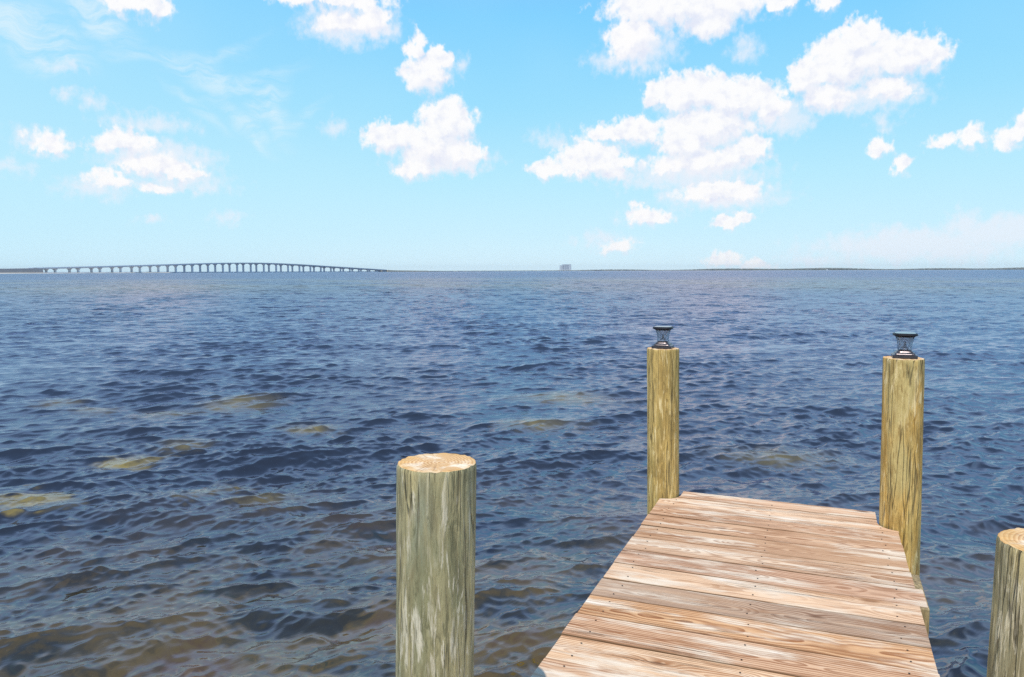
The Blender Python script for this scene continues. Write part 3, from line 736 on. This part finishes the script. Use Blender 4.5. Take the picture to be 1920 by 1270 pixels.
# embankment that carries the road up to the bridge
def approach(name, t0, t1, label, w0=-9, w1=31, mt=None):
    bm = bmesh.new(); rings = []
    for i in range(24):
        t = t0 + (t1 - t0) * i / 23; z = road_z(t)
        rings.append([bpt(t, w0 - 1, -0.5), bpt(t, w1 + 1, -0.5), bpt(t, w1, max(.6, z - .9)), bpt(t, w0, max(.6, z - .9))])
    loft(bm, rings)
    o = bm_obj(name, bm, mt or M_WALL); o['label'] = label; o['category'] = 'embankment'
    return o
approach('embankment', -13, -0.63, 'grey walled road embankment leading onto the left end of the bridges')
approach('embankment', 24.22, 30, 'low tan road embankment where the bridges come down at their far right end', mt=simple('dry_bank', (0.36, 0.32, 0.25), 0.9, 0, 0.15, 0.03))

# ------------------------------------------------------------------ far land
M_SAND = simple('pale_beach_sand', (0.62, 0.55, 0.45), 0.95, 0, 0.12, 0.05)
M_LAND = simple('dry_grass_shore', (0.24, 0.23, 0.17), 0.95, 0, 0.25, 0.02)
M_TREE = simple('far_foliage', (0.12, 0.13, 0.12), 0.9, 0, 0.4, 0.03)

def land(name, pts, h, mt, inset=6.0):
    """flat-topped bank with sloping sides; pts = outline (x, y)"""
    c = Vector((sum(p[0] for p in pts) / len(pts), sum(p[1] for p in pts) / len(pts), 0))
    bm = bmesh.new()
    lo = [Vector((x, y, -0.6)) for x, y in pts]; mid = []
    for p in lo:
        d = (c - p); d.z = 0; q = p + d.normalized() * inset; q.z = h; mid.append(q)
    loft(bm, [lo, mid])
    o = bm_obj(name, bm, mt); o['kind'] = 'structure'
    return o
def ribbon(p0, p1, depth, n=60, wob=8.0, seed=1):
    """outline of a long low shore from p0 to p1, 'depth' metres deep away from the viewer"""
    rr = random.Random(seed)
    a = Vector((*p0, 0)); b = Vector((*p1, 0)); out = []
    front = [a.lerp(b, i / n) for i in range(n + 1)]
    for p in front: out.append((p.x + 0, p.y + rr.uniform(-wob, wob)))
    for p in reversed(front):
        k = 1 + depth / p.length; out.append((p.x * k, p.y * k))
    return out
# sandy spit below the left half of the bridges
land('beach', ribbon((bpt(-14, 47, 0).x, bpt(-14, 47, 0).y), (bpt(5.4, 40, 0).x, bpt(5.4, 40, 0).y), 90, 40, 4, 3), 1.0, M_SAND, 8)
# low causeway shore running right from the far end of the bridges
land('far_shore', ribbon((-440, 2520), (600, 7800), 900, 60, 15, 5), 2.6, M_LAND, 30)
land('far_shore', ribbon((500, 7900), (7200, 9000), 1600, 80, 25, 6), 2.2, M_LAND, 40)

def scrub(name, line, n, hmin, hmax, depth, seed, hfun=None):
    """a band of far wood or scrub: thousands of small leaf clumps massed to one object"""
    rr = random.Random(seed); verts = []; faces = []
    a = Vector((*line[0], 0)); b = Vector((*line[1], 0))
    for i in range(n):
        s = rr.random(); p = a.lerp(b, s); k = 1 + rr.random() * depth / p.length; p = p * k
        hh = rr.uniform(hmin, hmax) * (hfun(s) if hfun else 1)
        w = hh * rr.uniform(.6, 1.3); base = len(verts)
        nn = 7
        for lev, (fz, fr_) in enumerate(((0.0, .5), (.35, 1.0), (.7, .85), (.93, .4))):
            for j in range(nn):
                an = 2 * math.pi * (j + .3 * lev) / nn; q = rr.uniform(.7, 1.2)
                verts.append((p.x + math.cos(an) * w * fr_ * q, p.y + math.sin(an) * w * fr_ * q, 1.0 + hh * (fz + rr.uniform(-.05, .06))))
        for lev in range(3):
            for j in range(nn):
                j2 = (j + 1) % nn; o0 = base + lev * nn
                faces.append((o0 + j, o0 + j2, o0 + nn + j2, o0 + nn + j))
        faces.append(tuple(base + 3 * nn + j for j in range(nn)))
    o = mesh_obj(name, verts, faces, M_TREE); o['kind'] = 'stuff'
    return o
import bisect
scrub('shore_scrub', ((-400, 2600), (590, 7850)), 900, 1.2, 3.2, 300, 21, lambda s: 0.5 + 1.3 * s)
def hills(s): return 0.62 + 0.38 * math.sin(s * 23 + 1) * math.sin(s * 9.3) + 0.25 * s
scrub('shore_woods', ((560, 7960), (7200, 9080)), 5200, 13, 26, 500, 22, lambda s: (0.35 + 0.65 * min(1, s / 0.12)) * hills(s))

# ------------------------------------------------------------------ big industrial block on the horizon
M_BLOCK = simple('weathered_blue_grey_cladding', (0.26, 0.28, 0.33), 0.8, 0, 0.08, 0.004)
M_BLOCKL = simple('pale_cladding', (0.52, 0.53, 0.55), 0.8, 0, 0.06, 0.004)
M_BLOCKD = simple('dark_bay_door', (0.12, 0.13, 0.17), 0.8, 0, 0.08, 0.004)
hb = thing('assembly_hall', 'huge boxy industrial hall far away on the low horizon, right of the bridges', 'building', (1405, 19950, 1.5), R(-9))
bm = bmesh.new(); box(bm, -85, 135, 0, 190, 0, 166); bm_obj('tall_block', bm, M_BLOCK, hb)
bm = bmesh.new(); box(bm, -152, -85.5, 20, 170, 0, 142); bm_obj('side_wing', bm, M_BLOCK, hb)
for x in (-140, -118): 
    bm = bmesh.new(); box(bm, x, x + 12, 14, 19.8, 0, 138); bm_obj('wall_panel', bm, M_BLOCKL, hb)
for x in (112,):
    bm = bmesh.new(); box(bm, x, x + 20, -5, -.2, 0, 160); bm_obj('wall_panel', bm, M_BLOCKL, hb)
for x in (-60, 0, 55):
    bm = bmesh.new(); box(bm, x, x + 22, -3, -.2, 0, 140); bm_obj('bay_door', bm, M_BLOCKD, hb)
bm = bmesh.new(); box(bm, -190, 170, -60, -10, 0, 24); bm_obj('low_wing', bm, M_BLOCKL, hb)

# ------------------------------------------------------------------ small white boat near the wooded shore
M_BOAT = simple('white_gelcoat', (0.82, 0.82, 0.82), 0.3, 0, 0.03, 1)
M_BGLASS = simple('dark_cabin_glass', (0.03, 0.04, 0.05), 0.15, 0, 0.1, 1)
bt = thing('motor_yacht', 'tiny white motor boat far out before the wooded shore at right', 'boat', (1860, 4480, 0), R(12))
bm = bmesh.new()
def hull(x, hw, z0, z1): return [(x, -hw, z1), (x, -hw * .55, z0), (x, hw * .55, z0), (x, hw, z1)]
loft(bm, [hull(-9, 2.4, -.3, 1.7), hull(-3, 2.7, -.4, 1.8), hull(4, 2.3, -.4, 2.2), hull(8, 1.1, -.2, 2.7), hull(10, .15, 1.2, 3.0)])
bm_obj('hull', bm, M_BOAT, bt)
bm = bmesh.new(); loft(bm, [[(-6, -1.9, 1.85), (4, -1.6, 2.25), (4, 1.6, 2.25), (-6, 1.9, 1.85)], [(-5.6, -1.7, 4.2), (2.2, -1.4, 4.2), (2.2, 1.4, 4.2), (-5.6, 1.7, 4.2)]])
cb = bm_obj('cabin', bm, M_BOAT, bt)
bm = bmesh.new(); box(bm, -4.8, 1.8, -1.86, -1.80, 3.0, 3.7); bm_obj('window', bm, M_BGLASS, cb)
bm = bmesh.new(); loft(bm, [[(-5, -1.5, 4.25), (0, -1.2, 4.25), (0, 1.2, 4.25), (-5, 1.5, 4.25)], [(-4.6, -1.2, 6.1), (-1.4, -.9, 6.1), (-1.4, .9, 6.1), (-4.6, 1.2, 6.1)]])
bm_obj('flybridge', bm, M_BOAT, bt)

# ------------------------------------------------------------------ haze
HAZE = True
if HAZE:
    bm = bmesh.new(); box(bm, -24000, 24000, -3000, 27000, -1.6, 175)
    hz = bm_obj('haze', bm)
    m, t = mat('sea_air'); t = NT(m.node_tree)
    pv = t.n('ShaderNodeVolumePrincipled', {'Color': (0.86, 0.94, 1.0, 1), 'Density': 2.2e-5, 'Anisotropy': 0.0})
    t.n('ShaderNodeOutputMaterial', {'Volume': pv})
    hz.data.materials.append(m); hz['kind'] = 'stuff'

# ------------------------------------------------------------------ render settings
vs = scene.view_settings; vs.view_transform = 'Standard'; vs.look = 'None'; vs.exposure = 0.0; vs.gamma = 1.0; vs.use_curve_mapping = False
scene.render.engine = 'CYCLES'
cy = scene.cycles
cy.max_bounces = 6; cy.diffuse_bounces = 3; cy.glossy_bounces = 3; cy.transmission_bounces = 4; cy.transparent_max_bounces = 12; cy.volume_bounces = 0
cy.use_denoising = False
cy.sample_clamp_indirect = 4.0; cy.sample_clamp_direct = 3.0
scene.world.cycles.sampling_method = 'AUTOMATIC' if hasattr(scene.world, 'cycles') else None
